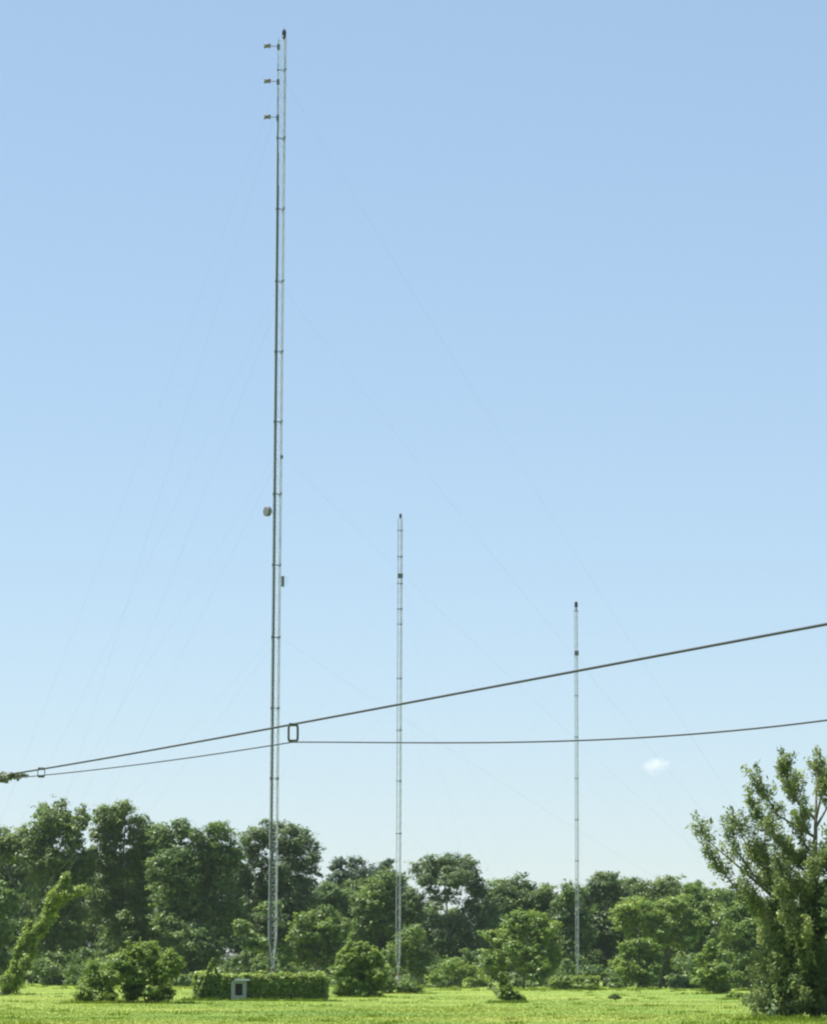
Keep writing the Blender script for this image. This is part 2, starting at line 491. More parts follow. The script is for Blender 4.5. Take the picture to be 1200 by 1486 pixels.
# ---- undergrowth along the woodland edge: one mass
def undergrowth():
    lobes = []
    for i in range(260):
        px = random.uniform(-120, 1290)
        Y = random.uniform(480, 560)
        p = ground_at(px, Y)
        r = random.uniform(1.2, 2.4)
        lobes.append((p.x, Y, random.uniform(0.6, 4.6), r, r, r * .8))
    for i in range(120):
        px = random.uniform(-120, 1290); Y = random.uniform(474, 496); p = ground_at(px, Y); r = random.uniform(.8, 1.5)
        lobes.append((p.x, Y, random.uniform(0.2, 1.0), r * 1.3, r, r * .8))
    V, T = lobe_leaves(lobes, 0.75, 0.42, 34, 0.6)
    o = link_mesh('undergrowth', quads_mesh('undergrowth', V, T), M_DARK, kind='stuff')
    tag(o, 'dark tangled undergrowth along the foot of the woodland', 'undergrowth')
undergrowth()

# ---- bushes and low shrubs in the meadow
def sprigs(lobes, leaf, per_lobe=16):
    """Leafy shoots that stick out of a bush's surface."""
    Cs, Ts = [], []
    for lb in lobes:
        c = np.array(lb[:3]); r = np.array(lb[3:6])
        for q in range(per_lobe):
            d = unit(rng.normal(size=3) + np.array([0, 0, .7]))
            a = c + d * r * .85
            L = float(min(r)) * rng.uniform(.25, .75)
            dr = unit(d * .6 + np.array([0, 0, .6]) + rng.normal(size=3) * .4)
            k = max(8, int(L / leaf * 9))
            t = rng.uniform(0, 1, k)
            Cs.append(a + dr * (L * t)[:, None] + rng.normal(size=(k, 3)) * (leaf * .55 * (1.1 - t))[:, None])
            Ts.append(np.clip(rng.uniform(.2, 1) + rng.normal(size=k) * .12, 0, 1))
    C, T = np.concatenate(Cs), np.concatenate(Ts)
    ok = C[:, 2] > .04
    C, T = C[ok], T[ok]
    return leaf_quads(C, rng.normal(size=C.shape) + np.array([0, 0, .6]), leaf, leaf * .5), T
def bush(name, label, spec, Y, px, mat, clump, leaf, per, cover=1.0, group=None, stems=4):
    base = ground_at(px, Y)
    root = empty(name, base, label, 'bush', group)
    lobes = px_lobes(spec, Y)
    mb = MB()
    for i in range(stems):
        lb = random.choice(lobes)
        e = Vector(lb[:3])
        s = base + Vector((random.uniform(-.2, .2), random.uniform(-.2, .2), -.05))
        mb.tube([s, s.lerp(e, .5) + Vector((0, 0, .15)), e], [.05, .035, .012], 5)
    mb.build('stem', M_BARK, root)
    V, T = lobe_leaves(lobes, clump, leaf, per, cover)
    sv, st = sprigs(lobes, leaf)
    link_mesh('foliage', quads_mesh('foliage', np.concatenate([V, sv]), np.concatenate([T, st])), mat, root)
    return root
bush('bush', 'lower rounded bush touching the taller bright-topped bush', [(140,1410,22,16),(128,1436,18,18),(158,1428,22,22),(140,1446,26,10)], 238, 142, M_BRIGHT, 0.3, 0.16, 90)
bush('bush', 'taller bright-topped bush of the touching pair', [(212,1386,24,17),(185,1402,22,20),(238,1404,24,20),(250,1412,15,18),(210,1425,34,24),(225,1444,30,12),(188,1440,16,14)], 240, 215, M_BRIGHT, 0.3, 0.16, 90)
bush('bush', 'dark dense ball-shaped bush right of the vine-covered fence', [(522,1388,22,16),(506,1400,16,20),(540,1399,16,20),(522,1420,33,24),(501,1424,12,20),(545,1424,11,20),(522,1438,31,11)], 300, 522, M_BRIGHT, 0.3, 0.17, 110, 1.25)
bush('bush', 'small cone-shaped green bush at the right meadow edge', [(1032,1380,9,12),(1031,1398,17,14),(1034,1415,24,15),(1032,1430,27,11)], 365, 1032, M_BRIGHT, 0.26, 0.2, 55)
bush('bush', 'ragged peaked little shrub with a leaning tail alone in the meadow', [(731,1430,6,14),(736,1440,9,10),(744,1445,9,7),(754,1449,8,4),(728,1420,3,8),(734,1447,11,6)], 260, 736, M_BRIGHT, 0.11, 0.13, 44)
bush('bush', 'dark tiny weed clump in front of the small round tree', [(892,1447,5,3),(887,1448,4,2),(897,1449,4,2)], 282, 891, M_MID, 0.10, 0.10, 26, stems=2)
bush('bush', 'low sprawling weeds beside the cone-shaped bush', [(1072,1445,7,3),(1088,1446,9,3),(1060,1446,5,2)], 300, 1074, M_BRIGHT, 0.14, 0.13, 26, stems=3)
bush('bush', 'low boxy shrub row hiding the foot of the middle mast', [(566,1432,12,11),(584,1434,14,10),(601,1436,11,9)], 352, 583, M_MID, 0.36, 0.22, 55)
bush('bush', 'low shrub mound with an arching vine left of the ragged peaked shrub', [(660,1405,24,12),(640,1418,18,9),(685,1415,20,10),(702,1424,14,7)], 455, 668, M_BRIGHT, 0.45, 0.28, 45, 0.8)
bush('bush', 'low trimmed vine hedge around the foot of the shortest mast', [(808,1428,11,9),(825,1427,10,8),(843,1426,12,8),(862,1425,12,7),(853,1432,18,5)], 420, 838, M_VINE, 0.34, 0.24, 50)

# ------------------------------------------------------------------ the masts
def lattice_mast(px, Y, top_py, base_py, face, name, label, leg_r, bay, anchors, levels, pier, joint_px, yaw):
    b = P(px, base_py, Y)
    base = Vector((b.x, Y, 0.0))
    H = P(px, top_py, Y).z
    root = empty(name, base, label, 'radio mast')
    rr = face / math.sqrt(3)
    ang = [yaw + k * 2 * math.pi / 3 for k in range(3)]
    z0 = pier + 0.55
    taper = z0 + 2.6
    def corner(k, z):
        r = rr if z >= taper else rr * (0.12 + 0.88 * (z - z0) / (taper - z0))
        return base + Vector((math.cos(ang[k]) * r, math.sin(ang[k]) * r, z))
    for k in range(3):
        MB().tube([corner(k, z0), corner(k, taper), corner(k, H)], leg_r, 8).build('leg', M_STEEL, root)
    mb = MB()
    z = z0 + .3; i = 0
    while z < H - 0.01:
        z2 = min(z + bay, H)
        for k in range(3):
            a, c = k, (k + 1) % 3
            mb.tube([corner(a, z), corner(c, z)], leg_r * .30, 4, False)
            if (i + k) % 2: a, c = c, a
            mb.tube([corner(a, z), corner(c, z2)], leg_r * .30, 4, False)
        z = z2; i += 1
    mb.build('bracing', M_STEEL, root, 'stuff')
    # bolted joint collars
    for py in joint_px:
        zj = P(px, py, Y).z
        mj = MB()
        for k in range(3):
            p = corner(k, zj)
            mj.tube([p - Vector((0, 0, leg_r * 2.6)), p + Vector((0, 0, leg_r * 2.6))], leg_r * 1.6, 8)
            q = corner((k + 1) % 3, zj)
            mj.tube([p, q], leg_r * .7, 5)
        mj.build('joint_collar', M_DKSTEEL, root)
    # pier and insulator
    MB().lathe(base + Vector((0, 0, -.05)), [(.55, 0), (.55, pier * .5), (.42, pier * .55), (.40, pier + .05)], 12).build('concrete_pier', M_CONC, root)
    MB().lathe(base + Vector((0, 0, pier)), [(.22, 0), (.22, .06), (.12, .08), (.2, .14), (.12, .2), (.2, .26), (.12, .32), (.2, .38), (.12, .44), (.24, .5), (.24, .58)], 12).build('base_insulator', M_PORC, root)
    # guy wires
    for (ax, ay) in anchors:
        A = Vector((ax, ay, 0.25))
        d = math.atan2(ay - base.y, ax - base.x)
        kk = max(range(3), key=lambda k: math.cos(ang[k] - d))
        for j, py in enumerate(levels):
            zt = P(px, py, Y).z
            s = corner(kk, zt)
            L = (s - A).length
            pts = [s.lerp(A, t) + Vector((0, 0, -L * 0.012 * 4 * t * (1 - t))) for t in [q / 12 for q in range(13)]]
            g = MB().tube(pts, 0.0036, 5).build('guy_wire', M_WIRE, root)
            p = pts[10]
            MB().lathe(p - Vector((0, 0, .12)), [(.02, 0), (.05, .06), (.05, .18), (.02, .24)], 6).build('strain_insulator', M_PORC, g)
    return root, base, H, corner

def guy_anchor(x, y, label):
    root = empty('guy_anchor', (x, y, 0), label, 'anchor')
    MB().box((x, y, .08), (.9, .9, .36)).build('concrete_block', M_CONC, root)
    MB().box((x, y, .38), (.06, .22, .3)).build('anchor_plate', M_DKSTEEL, root)

# tallest mast: anchors a third of a turn apart
m1 = P(396, 1452, 268); m1 = Vector((m1.x, 268, 0))
R1, a1 = 51.0, math.radians(124)
anch1 = [(m1.x + R1 * math.cos(a1 + k * 2.0944), m1.y + R1 * math.sin(a1 + k * 2.0944)) for k in range(3)]
J1 = [101, 200, 303, 408, 510, 612, 717, 820, 925, 1028, 1130, 1232, 1334]
mast1, base1, H1, corner1 = lattice_mast(396, 268, 55, 1452, 0.74, 'radio_mast', 'tallest lattice mast with three side antennas near its top', 0.040, 0.75, anch1, [118, 420, 660, 925], 2.15, J1, math.radians(-168))
MAST1_PX = lambda py: 396 + (1452 - py) * (411 - 396) / 1405.0
# cable run up the left-hand leg
mb = MB()
left = min(range(3), key=lambda k: corner1(k, 40).x)
for q in range(4):
    c0 = corner1(left, 5.0) + Vector((0.06 + q * .045, -.05, 0)); c1 = corner1(left, H1 - 4.5 - q * 3) + Vector((0.06 + q * .045, -.05, 0))
    mb.tube([c0, c1], 0.022, 6)
mb.build('coax_run', M_DKSTEEL, mast1)
# beacon
bt = base1 + Vector((0.1, 0, H1))
be = MB().lathe(bt, [(.10, -.1), (.10, .1), (.2, .12), (.2, .16), (.17, .2), (.19, .45), (.19, .62), (.13, .78), (.05, .86)], 12).build('beacon', M_BEACON, mast1)
MB().tube([bt + Vector((0, 0, .84)), bt + Vector((0, 0, 1.15))], [.02, .012], 6).build('lightning_rod', M_DKSTEEL, be)
# FM bays
for py in (67, 118, 170):
    p = P(404, py, 268)
    z = p.z
    s = corner1(left, z)
    e = P(388, py - 1, 268); e.y = s.y - .15
    arm = MB().tube([s, Vector((e.x, e.y, z))], .04, 6).build('antenna_bay', M_DKSTEEL, mast1)
    el = MB()
    for tilt in (.5, -.5):
        ring = []
        for q in range(13):
            a = q / 12 * 2 * math.pi * .93
            v = Vector((math.cos(a) * .30, math.sin(a) * .30, 0)); v.rotate(Matrix.Rotation(tilt, 3, 'Y'))
            ring.append(Vector((e.x, e.y, z)) + v)
        el.tube(ring, .06, 6)
    el.tube([Vector((e.x - .2, e.y, z)), Vector((e.x + .2, e.y, z))], .06, 6)
    el.build('radiating_element', M_DKSTEEL, arm)
    MB().box(s + Vector((.03, 0, -.05)), (.24, .24, .5)).build('clamp', M_DKSTEEL, mast1)
# drum dish on the left, panel antenna and bracket on the right, small junction box
p = P(393, 743, 268); s = corner1(left, p.z)
MB().tube([s, Vector((p.x, s.y - .1, p.z))], .03, 6).build('dish_bracket', M_DKSTEEL, mast1)
mb = MB()
cx = Vector((p.x - .05, s.y - .1, p.z)); ax = Vector((-.75, -.66, 0)).normalized()
mb.tube([cx, cx + ax * .12, cx + ax * .16, cx + ax * .45, cx + ax * .5], [.12, .34, .44, .44, .36], 18)
mb.build('drum_dish', M_DKSTEEL, mast1, smooth=False)
right = max(range(3), key=lambda k: corner1(k, 40).x)
p = P(412, 845, 268); s = corner1(right, p.z)
mb = MB()
mb.tube([s + Vector((0, 0, .35)), s + Vector((.30, -.05, .35))], .025, 6); mb.tube([s - Vector((0, 0, .35)), s + Vector((.30, -.05, -.35))], .025, 6)
mb.tube([s + Vector((.30, -.05, -.5)), s + Vector((.30, -.05, .5))], .035, 8)
br = mb.build('antenna_bracket', M_DKSTEEL, mast1)
MB().box(s + Vector((.2, -.14, .02)), (.22, .12, .9)).build('panel_antenna', M_DKSTEEL, mast1)
mb = MB()
for z in (.4, .2, 0, -.2):
    mb.tube([s + Vector((.3, -.05, z)), s + Vector((.72, -.1, z))], .012, 5)
mb.build('dipole_array', M_STEEL, mast1)
p = P(409, 664, 268); s = corner1(right, p.z)
MB().box(s + Vector((.02, -.05, 0)), (.2, .2, .28)).build('junction_box', M_DKSTEEL, mast1)

# middle mast
m2 = P(578, 1436, 460)
a2 = math.radians(170)
anch2 = [(m2.x + 37 * math.cos(a2 + k * 2.0944), 460 + 37 * math.sin(a2 + k * 2.0944)) for k in range(3)]
mast2, base2, H2, corner2 = lattice_mast(578, 460, 752, 1436, 0.66, 'radio_mast', 'middle-height lattice mast without side antennas, between tallest and shortest', 0.050, 0.8, anch2, [838, 1010, 1190], 1.6,
    [770, 808, 847, 884, 906, 985, 1060, 1134, 1210, 1285, 1350], math.radians(-164))
bt = base2 + Vector((0, 0, H2))
MB().lathe(bt, [(.1, -.1), (.1, .1), (.2, .13), (.2, .5), (.12, .68), (.04, .72)], 10).build('beacon', M_BEACON, mast2)
MB().box(base2 + Vector((0, -.25, P(578, 836, 460).z)), (.8, .35, .7)).build('junction_box', M_DKSTEEL, mast2)
# shortest mast
m3 = P(838, 1434, 472)
a3 = math.radians(205)
anch3 = [(m3.x + 34 * math.cos(a3 + k * 2.0944), 472 + 34 * math.sin(a3 + k * 2.0944)) for k in range(3)]
mast3, base3, H3, corner3 = lattice_mast(838, 472, 884, 1434, 0.46, 'radio_mast', 'shortest and slimmest lattice mast, nearest the loose roadside tree', 0.042, 0.7, anch3, [948, 1120, 1280], 1.6,
    [887, 948, 1010, 1070, 1130, 1190, 1250, 1310], math.radians(-164))
bt = base3 + Vector((0, 0, H3))
MB().lathe(bt, [(.1, -.1), (.1, .25), (.26, .3), (.26, .9), (.18, 1.1), (.05, 1.16)], 10).build('beacon', M_BEACON, mast3)
MB().box(base3 + Vector((0.05, 0, P(838, 948, 472).z)), (.62, .55, .7)).build('junction_box', M_DKSTEEL, mast3)

for i, (a, nm) in enumerate(((anch1, 'tallest'), (anch2, 'middle'), (anch3, 'shortest'))):
    for k, (x, y) in enumerate(a):
        guy_anchor(x, y, 'concrete guy anchor block of the %s mast, wires rising from it' % nm)
for o in COL.objects:
    if o.name.startswith('guy_anchor'):
        o['group'] = 'guy anchors of the ' + o['label'].split('of the ')[1].split(' mast')[0] + ' mast'

# ------------------------------------------------------------------ fenced tower base
FX0, FX1 = ground_at(289, 265).x, ground_at(463, 265).x
FY0, FY1 = 265.0, 273.5
FH = 1.85
fence = empty('timber_fence', ((FX0 + FX1) / 2, FY0, 0), 'weathered timber fence enclosure around the tallest mast, smothered in vines', 'fence')
def fence_run(a, b, n, skip=()):
    a, b = Vector(a), Vector(b)
    rz = math.atan2(b.y - a.y, b.x - a.x)
    for i in range(n + 1):
        p = a.lerp(b, i / n)
        MB().box((p.x, p.y, FH / 2), (.13, .13, FH + .15), rz).build('post', M_WOOD, fence)
    for i in range(n):
        if i in skip: continue
        p, q = a.lerp(b, i / n), a.lerp(b, (i + 1) / n)
        L = (q - p).length
        mb = MB()
        nb = int(L / .155)
        d = (q - p) / L
        nrm = Vector((d.y, -d.x, 0))
        for j in range(nb):
            c = p + d * ((j + .5) * L / nb) + nrm * .09
            mb.box((c.x, c.y, FH / 2 + random.uniform(-.03, .03)), (L / nb - .015, .022, FH - .12), rz)
        for zz in (.4, 1.45):
            c = (p + q) / 2 + nrm * .055
            mb.box((c.x, c.y, zz), (L - .16, .04, .09), rz)
        mb.build('board_panel', M_WOOD, fence)
fence_run((FX0, FY0, 0), (FX1, FY0, 0), 6, skip=(1,))
fence_run((FX1, FY0, 0), (FX1, FY1, 0), 4)
fence_run((FX1, FY1, 0), (FX0, FY1, 0), 6)
fence_run((FX0, FY1, 0), (FX0, FY0, 0), 4)

# equipment cabinet in the gap of the fence
cx = ground_at(347, 264.6)
cab = empty('equipment_cabinet', cx, 'grey metal equipment cabinet with pale roof set into the vine-covered fence', 'cabinet')
W, D, Hc = 1.3, 1.0, 1.62
mb = MB()
mb.box(cx + Vector((-W/2 + .17, 0, Hc/2)), (.34, D, Hc)); mb.box(cx + Vector((W/2 - .17, 0, Hc/2)), (.34, D, Hc))
mb.box(cx + Vector((0, 0.003, .2)), (W - .684, D - .006, .4)); mb.box(cx + Vector((0, 0.003, Hc - .12)), (W - .684, D - .006, .236))
mb.box(cx + Vector((0, D/2 - .06, .8)), (W - .69, .1, .75))
mb.build('housing', M_CABINET, cab)
for j in range(6):
    MB().box(cx + Vector((0, -D/2 + .2, .5 + j * .14)), (W - .7, .05, .05)).build('louvre', M_VOID, cab)
MB().box(cx + Vector((0, -.1, .91)), (W - .70, .02, .98)).build('back_plate', M_VOID, cab)
MB().box(cx + Vector((.28, -.05, Hc + .085)), (1.25, 1.5, .15)).build('roof', M_ROOF, cab)

# vines over the fence
def vine_cover():
    Vs, Ts = [], []
    def strip(a, b, n, keep=lambda t, z: True, lean=(0, -1, 0)):
        a, b = np.array(a, float), np.array(b, float)
        nc = n
        t = rng.uniform(0, 1, nc)
        z = rng.uniform(0.03, 1.0, nc) ** 0.85 * (FH + .12)
        thick = 0.16 + 0.17 * rng.random(nc) + 0.10 * np.sin(t * 37) * np.sin(z * 3 + t * 11)
        m = np.array([keep(tt, zz) for tt, zz in zip(t, z)])
        t, z, thick = t[m], z[m], thick[m]
        cc = a + (b - a) * t[:, None]; cc[:, 2] = z + 0.10 * np.sin(t * 23)
        cc += np.array(lean) * thick[:, None]
        idx = np.repeat(np.arange(len(cc)), 34)
        off = rng.normal(size=(len(idx), 3)) * .13
        C = cc[idx] + off
        N = unit(off) * .5 + np.array(lean) * .35 + np.array([0, 0, .45]) + rng.normal(size=C.shape) * .4
        T = np.clip(rng.uniform(.0, .9, len(cc))[idx] + rng.normal(size=len(idx)) * .15, 0, 1)
        ok = C[:, 2] > .03
        Vs.append(leaf_quads(C[ok], N[ok], .19, .14)); Ts.append(T[ok])
    g0, g1 = (ground_at(339, 265).x - FX0) / (FX1 - FX0), (ground_at(355, 265).x - FX0) / (FX1 - FX0)
    def keep_front(t, z):
        if g0 < t < g1: return False
        if z < 1.45 and math.sin(t * 41 + 1.3) * math.sin(t * 17) > .25: return random.random() < .12
        return True
    strip((FX0, FY0, 0), (FX1, FY0, 0), 900, keep_front)
    strip((FX1, FY0, 0), (FX1, FY1, 0), 330, lean=(1, 0, 0))
    strip((FX0, FY0, 0), (FX0, FY1, 0), 330, lean=(-1, 0, 0))
    strip((FX0, FY1, 0), (FX1, FY1, 0), 420, lean=(0, 1, 0))
    # thick roll along the fence top
    for a, b, n in (((FX0, FY0, 0), (FX1, FY0, 0), 330), ((FX0, FY1, 0), (FX1, FY1, 0), 300), ((FX0, FY0, 0), (FX0, FY1, 0), 160), ((FX1, FY0, 0), (FX1, FY1, 0), 160)):
        a, b = np.array(a, float), np.array(b, float)
        t = rng.uniform(0, 1, n)
        front = a[1] == b[1] == FY0
        if front: t = t[(t < g0) | (t > g1)]
        cc = a + (b - a) * t[:, None]
        cc += rng.normal(size=cc.shape) * [.12, .16, .05]
        cc[:, 2] += FH + .08 + .05 * np.sin(t * 19) + .06 * np.sin(t * 51 + 1) + (rng.random(len(t)) < .08) * rng.uniform(0, .35, len(t))
        idx = np.repeat(np.arange(len(cc)), 30)
        off = rng.normal(size=(len(idx), 3)) * [.15, .15, .07]
        N = unit(off) * .3 + np.array([0, 0, .9]) + rng.normal(size=off.shape) * .35
        T = np.clip(rng.uniform(.3, 1, len(cc))[idx], 0, 1)
        Vs.append(leaf_quads(cc[idx] + off, N, .19, .14)); Ts.append(T)
    for t, w, h, z in ((.01, .55, .8, .7), (.06, .6, .6, 1.2), (.30, .35, .5, .6), (.245, .2, .25, 1.45), (.395, .22, .7, .6), (.47, .8, .45, 1.5), (.62, .6, .6, .6), (.78, .9, .4, 1.6), (.97, .4, .7, 1.1)):
        lv, lt = lobe_leaves([(FX0 + (FX1 - FX0) * t, FY0 - .2, z, w, .35, h)], .2, .17, 40, .8)
        Vs.append(lv); Ts.append(lt)
    sl = [(FX0 + (FX1 - FX0) * t, FY0 - .1, FH - .05, .5, .3, .22) for t in (.03, .1, .17, .22, .45, .52, .6, .68, .75, .83, .9, .97)]
    lv, lt = sprigs(sl, .16, 9)
    Vs.append(lv); Ts.append(lt)
    o = link_mesh('climbing_vine', quads_mesh('climbing_vine', np.concatenate(Vs), np.concatenate(Ts)), M_VINE)
    tag(o, 'dense climbing vine over the timber fence at the foot of the tallest mast', 'vine')
vine_cover()

# ------------------------------------------------------------------ vines on leaning supports
def vine_along(name, label, paths, support_r, support_name, support_mat, spread, leaf, n_per_m, extra=()):
    base = Vector(paths[0][0]); base.z = 0
    root = empty(name, base, label, 'vine')
    Cs, Ns, Ts = [], [], []
    for path, (s0, s1) in zip(paths, spread):
        a, b = Vector(path[0]), Vector(path[1])
        MB().tube([a - (b - a).normalized() * .2, a.lerp(b, .5), b], support_r, 6).build(support_name, support_mat, root)
        L = (b - a).length
        nc = int(L * n_per_m)
        t = rng.uniform(0, 1, nc)
        cc = np.array(a) + (np.array(b) - np.array(a)) * t[:, None]
        s = (s0 + (s1 - s0) * t) * (0.75 + .45 * np.sin(t * 17) * np.sin(t * 7.3 + 1))
        cc += rng.normal(size=cc.shape) * (s * .55)[:, None]
        cc[:, 2] -= np.abs(rng.normal(size=nc)) * s * .7
        idx = np.repeat(np.arange(nc), 34)
        off = rng.normal(size=(len(idx), 3)) * .5 * (0.35 * (s0 + s1))
        Cs.append(cc[idx] + off * .8)
        Ns.append(unit(off) * .5 + np.array([0, 0, .5]) + rng.normal(size=off.shape) * .45)
        Ts.append(np.clip(rng.uniform(0, 1, nc)[idx] + rng.normal(size=len(idx)) * .15, 0, 1))
    C, N, T = map(np.concatenate, (Cs, Ns, Ts))
    V, T = leaf_quads(C, N, leaf, leaf * .65), T
    V = [V]; T = [T]
    if extra:
        ve, te = lobe_leaves(list(extra), .4, leaf, 50)
        V.append(ve); T.append(te)
    V, T = np.concatenate(V), np.concatenate(T)
    ok = V[:, :, 2].min(axis=1) > .02
    link_mesh('foliage', quads_mesh('foliage', V[ok], T[ok]), M_VINE, root)
    return root
A0 = Vector((anch1[0][0], anch1[0][1], .3))
def toward(py, t):
    z = P(396, py, 268).z
    return A0.lerp(Vector((m1.x, m1.y, z)), t)
YA = A0.y
pa = P(6, 1434, YA); 
vine_along('leaning_vine', 'vine swallowing the guy wires of the tallest mast in one long leaning column', 
    [(P(10, 1437, YA), P(97, 1270, YA - 6)), (P(8, 1437, YA), P(44, 1338, YA - 3))], .03, 'wire_strand', M_WIRE, [(.75, .5), (.6, .4)], .22, 24,
    extra=px_lobes([(118,1294,18,6),(96,1300,9,8),(10,1424,9,10),(36,1398,7,12)], YA - 6))
vine_along('vine_frame', 'vine-draped a-frame of two leaning poles at the corner of the timber fence',
    [(P(287, 1447, 264), P(309, 1391, 264.6)), (P(318, 1447, 265.6), P(310, 1391, 264.6))], .04, 'pole', M_WOOD, [(.13, .08), (.13, .08)], .13, 20)
vine_along('fallen_limb', 'vine-covered leaning limb sloping down to the ragged peaked shrub',
    [(P(727, 1447, 262), P(686, 1398, 268))], .05, 'limb', M_BARK, [(.18, .14)], .15, 14)

# ------------------------------------------------------------------ loose roadside tree
def roadside_tree():
    Y = 174.0
    base = ground_at(1182, Y)
    root = empty('roadside_tree', base, 'big loose tree with upright feathery shoots and dark skirt beside the meadow', 'tree')
    mb = MB()
    s = Y / F
    Cs, Ns, Ts = [], [], []
    shoots = []       # (start, end) of leafy shoots
    top = P(1185, 1120, Y)
    trunk = [base + Vector((0, 0, -.1)), base + Vector((.15, .1, 2.5)), base + Vector((-.1, .0, 6)), base + Vector((.2, .2, 10)), Vector((top.x, Y, top.z))]
    mb.tube(trunk, [.34, .27, .2, .12, .03], 8)
    def along(z):
        for a, b in zip(trunk, trunk[1:]):
            if a.z <= z <= b.z: return a.lerp(b, (z - a.z) / (b.z - a.z))
        return trunk[-1].copy()
    # limbs aimed at pixel targets on the visible side and random ones on the others
    targets = [(1100,1110,0),(1090,1140,.8),(1135,1090,-.5),(1150,1110,.9),(1186,1085,.2),(1202,1100,-.8),(1230,1115,.4),(1260,1150,0),(1290,1190,.5),
               (1013,1205,-.2),(1030,1235,.4),(1050,1210,-.9),(1065,1195,.6),(1080,1180,-.3),(1045,1255,1.0),(1075,1265,-1.2),(1095,1220,1.5),(1110,1170,-1.6),
               (1120,1230,-2.2),(1140,1190,2.2),(1160,1160,-1.8),(1170,1230,-3),(1120,1290,-2.6),(1095,1310,.5),(1150,1290,3),(1200,1200,-3),(1230,1250,-2.5),(1200,1290,-3.5),
               (1290,1260,1.5),(1320,1240,-.5),(1340,1300,.6),(1270,1300,-2),(1300,1330,2),(1250,1210,3),(1130,1330,-2.8),(1110,1350,1.8),(1160,1350,-3.5),(1210,1340,-3.8),(1165,1215,.5)]
    for (tx, ty, dy) in targets:
        e = P(tx, ty + (4 if tx < 1070 else 26 if ty < 1270 else 8), Y); e.y += dy
        r = math.hypot(e.x - base.x, e.y - base.y)
        s0 = along(max(1.6, min(e.z - 0.8 - r * .75, 11)))
        mid = s0.lerp(e, .55) + Vector((random.uniform(-.5, .5), random.uniform(-.5, .5), -.06 * r + random.uniform(-.4, .3)))
        rr = .045 + .012 * (e - s0).length
        mb.tube([s0, s0.lerp(mid, .5), mid, e], [rr, rr * .75, rr * .5, .012], 6)
        d = (e - mid).normalized()
        nsh = 14
        for q in range(nsh):
            t = random.uniform(-.25, 1.0)
            b = mid.lerp(e, t) if t > 0 else mid.lerp(s0, -t)
            dirv = (d * .5 + Vector((random.uniform(-1, 1), random.uniform(-1, 1), random.uniform(-.3, .3))) * 1.0 + Vector((0, 0, .6))).normalized()
            L = random.uniform(.35, 1.3)
            shoots.append((b, b + dirv * L))
        shoots.append((e - d * .4, e + (d * .3 + Vector((0, 0, 1))).normalized() * 1.1))
    # skirt near the ground
    for q in range(330):
        a = random.uniform(0, 6.28); r = 3.3 * math.sqrt(random.random())
        z = random.uniform(.2, 5.2)
        r *= (1.0 - .10 * abs(z - 2))
        b = base + Vector((math.cos(a) * r, math.sin(a) * r * .9, z))
        shoots.append((b, b + Vector((math.cos(a) * .6, math.sin(a) * .6, random.uniform(.2, .9)))))
    for q in range(12):
        b = P(random.uniform(1085, 1112), 1470, Y) ; b.z = random.uniform(.1, .8); b.y += random.uniform(-1, 1)
        shoots.append((b, b + Vector((random.uniform(-.4, .4), random.uniform(-.3, .3), .6))))
    for (a, b) in shoots:
        mb.tube([a, b], [.015, .005], 3, False)
        k = int(90 * (b - a).length)
        t = rng.uniform(0, 1, k)
        av, bv = np.array(a), np.array(b)
        w = (0.24 * (1 - .7 * t) + .06)
        C = av + (bv - av) * t[:, None] + rng.normal(size=(k, 3)) * w[:, None] * .75
        Cs.append(C)
        Ns.append(rng.normal(size=(k, 3)) + np.array([0, 0, .5]))
        Ts.append(np.clip(random.uniform(.05, .95) + rng.normal(size=k) * .18, 0, 1))
    mb.build('trunk', M_BARK, root, smooth=True)
    C, N, T = map(np.concatenate, (Cs, Ns, Ts))
    ok = C[:, 2] > .05
    V = leaf_quads(C[ok], N[ok], .21, .075)
    link_mesh('crown', quads_mesh('crown', V, T[ok]), M_ROADSIDE, root)
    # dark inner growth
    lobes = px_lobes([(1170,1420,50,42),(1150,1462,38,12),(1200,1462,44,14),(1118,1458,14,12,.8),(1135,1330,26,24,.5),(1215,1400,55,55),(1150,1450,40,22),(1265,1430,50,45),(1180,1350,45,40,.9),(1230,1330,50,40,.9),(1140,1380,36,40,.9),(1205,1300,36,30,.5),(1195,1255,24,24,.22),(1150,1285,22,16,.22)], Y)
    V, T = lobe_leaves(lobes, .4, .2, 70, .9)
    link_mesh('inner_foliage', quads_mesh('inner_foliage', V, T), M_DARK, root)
roadside_tree()

# ------------------------------------------------------------------ overhead cables
def cable_Y(px):            # the cable's vertical plane: X = -6.1 + 9.43 t, Y = 46 - 21 t
    u = (px - 600) / F
    t = (46 * u + 6.1) / (9.43 + 21 * u)
    return 46 - 21 * t
def cable_pt(px, py):
    return P(px, py, cable_Y(px))
pole_l = Vector((-6.1 - 9.43 * .55, 46 + 21 * .55, 0))
pole_r = Vector((-6.1 + 9.43 * 1.45, 46 - 21 * 1.45, 0))
def span_t(p): return (p.x + 6.1) / 9.43
def span_at(t, z): return Vector((-6.1 + 9.43 * t, 46 - 21 * t, z))
def cable_fit(px_pts, t0, t1, z0, z1, deg, n=60, pin=None):
    K = [cable_pt(*q) for q in px_pts]
    ts = [span_t(k) for k in K]; zs = [k.z for k in K]; ws = [1.0] * len(ts)
    if z0 is not None: ts.append(t0); zs.append(z0); ws.append(.6)
    if z1 is not None: ts.append(t1); zs.append(z1); ws.append(.6)
    if pin: ts.append(pin[0]); zs.append(pin[1]); ws.append(60.0)
    c = np.polyfit(ts, zs, deg, w=ws)
    return [span_at(t, float(np.polyval(c, t))) for t in np.linspace(t0, t1, n)]
TL, TR = -.55, 1.45
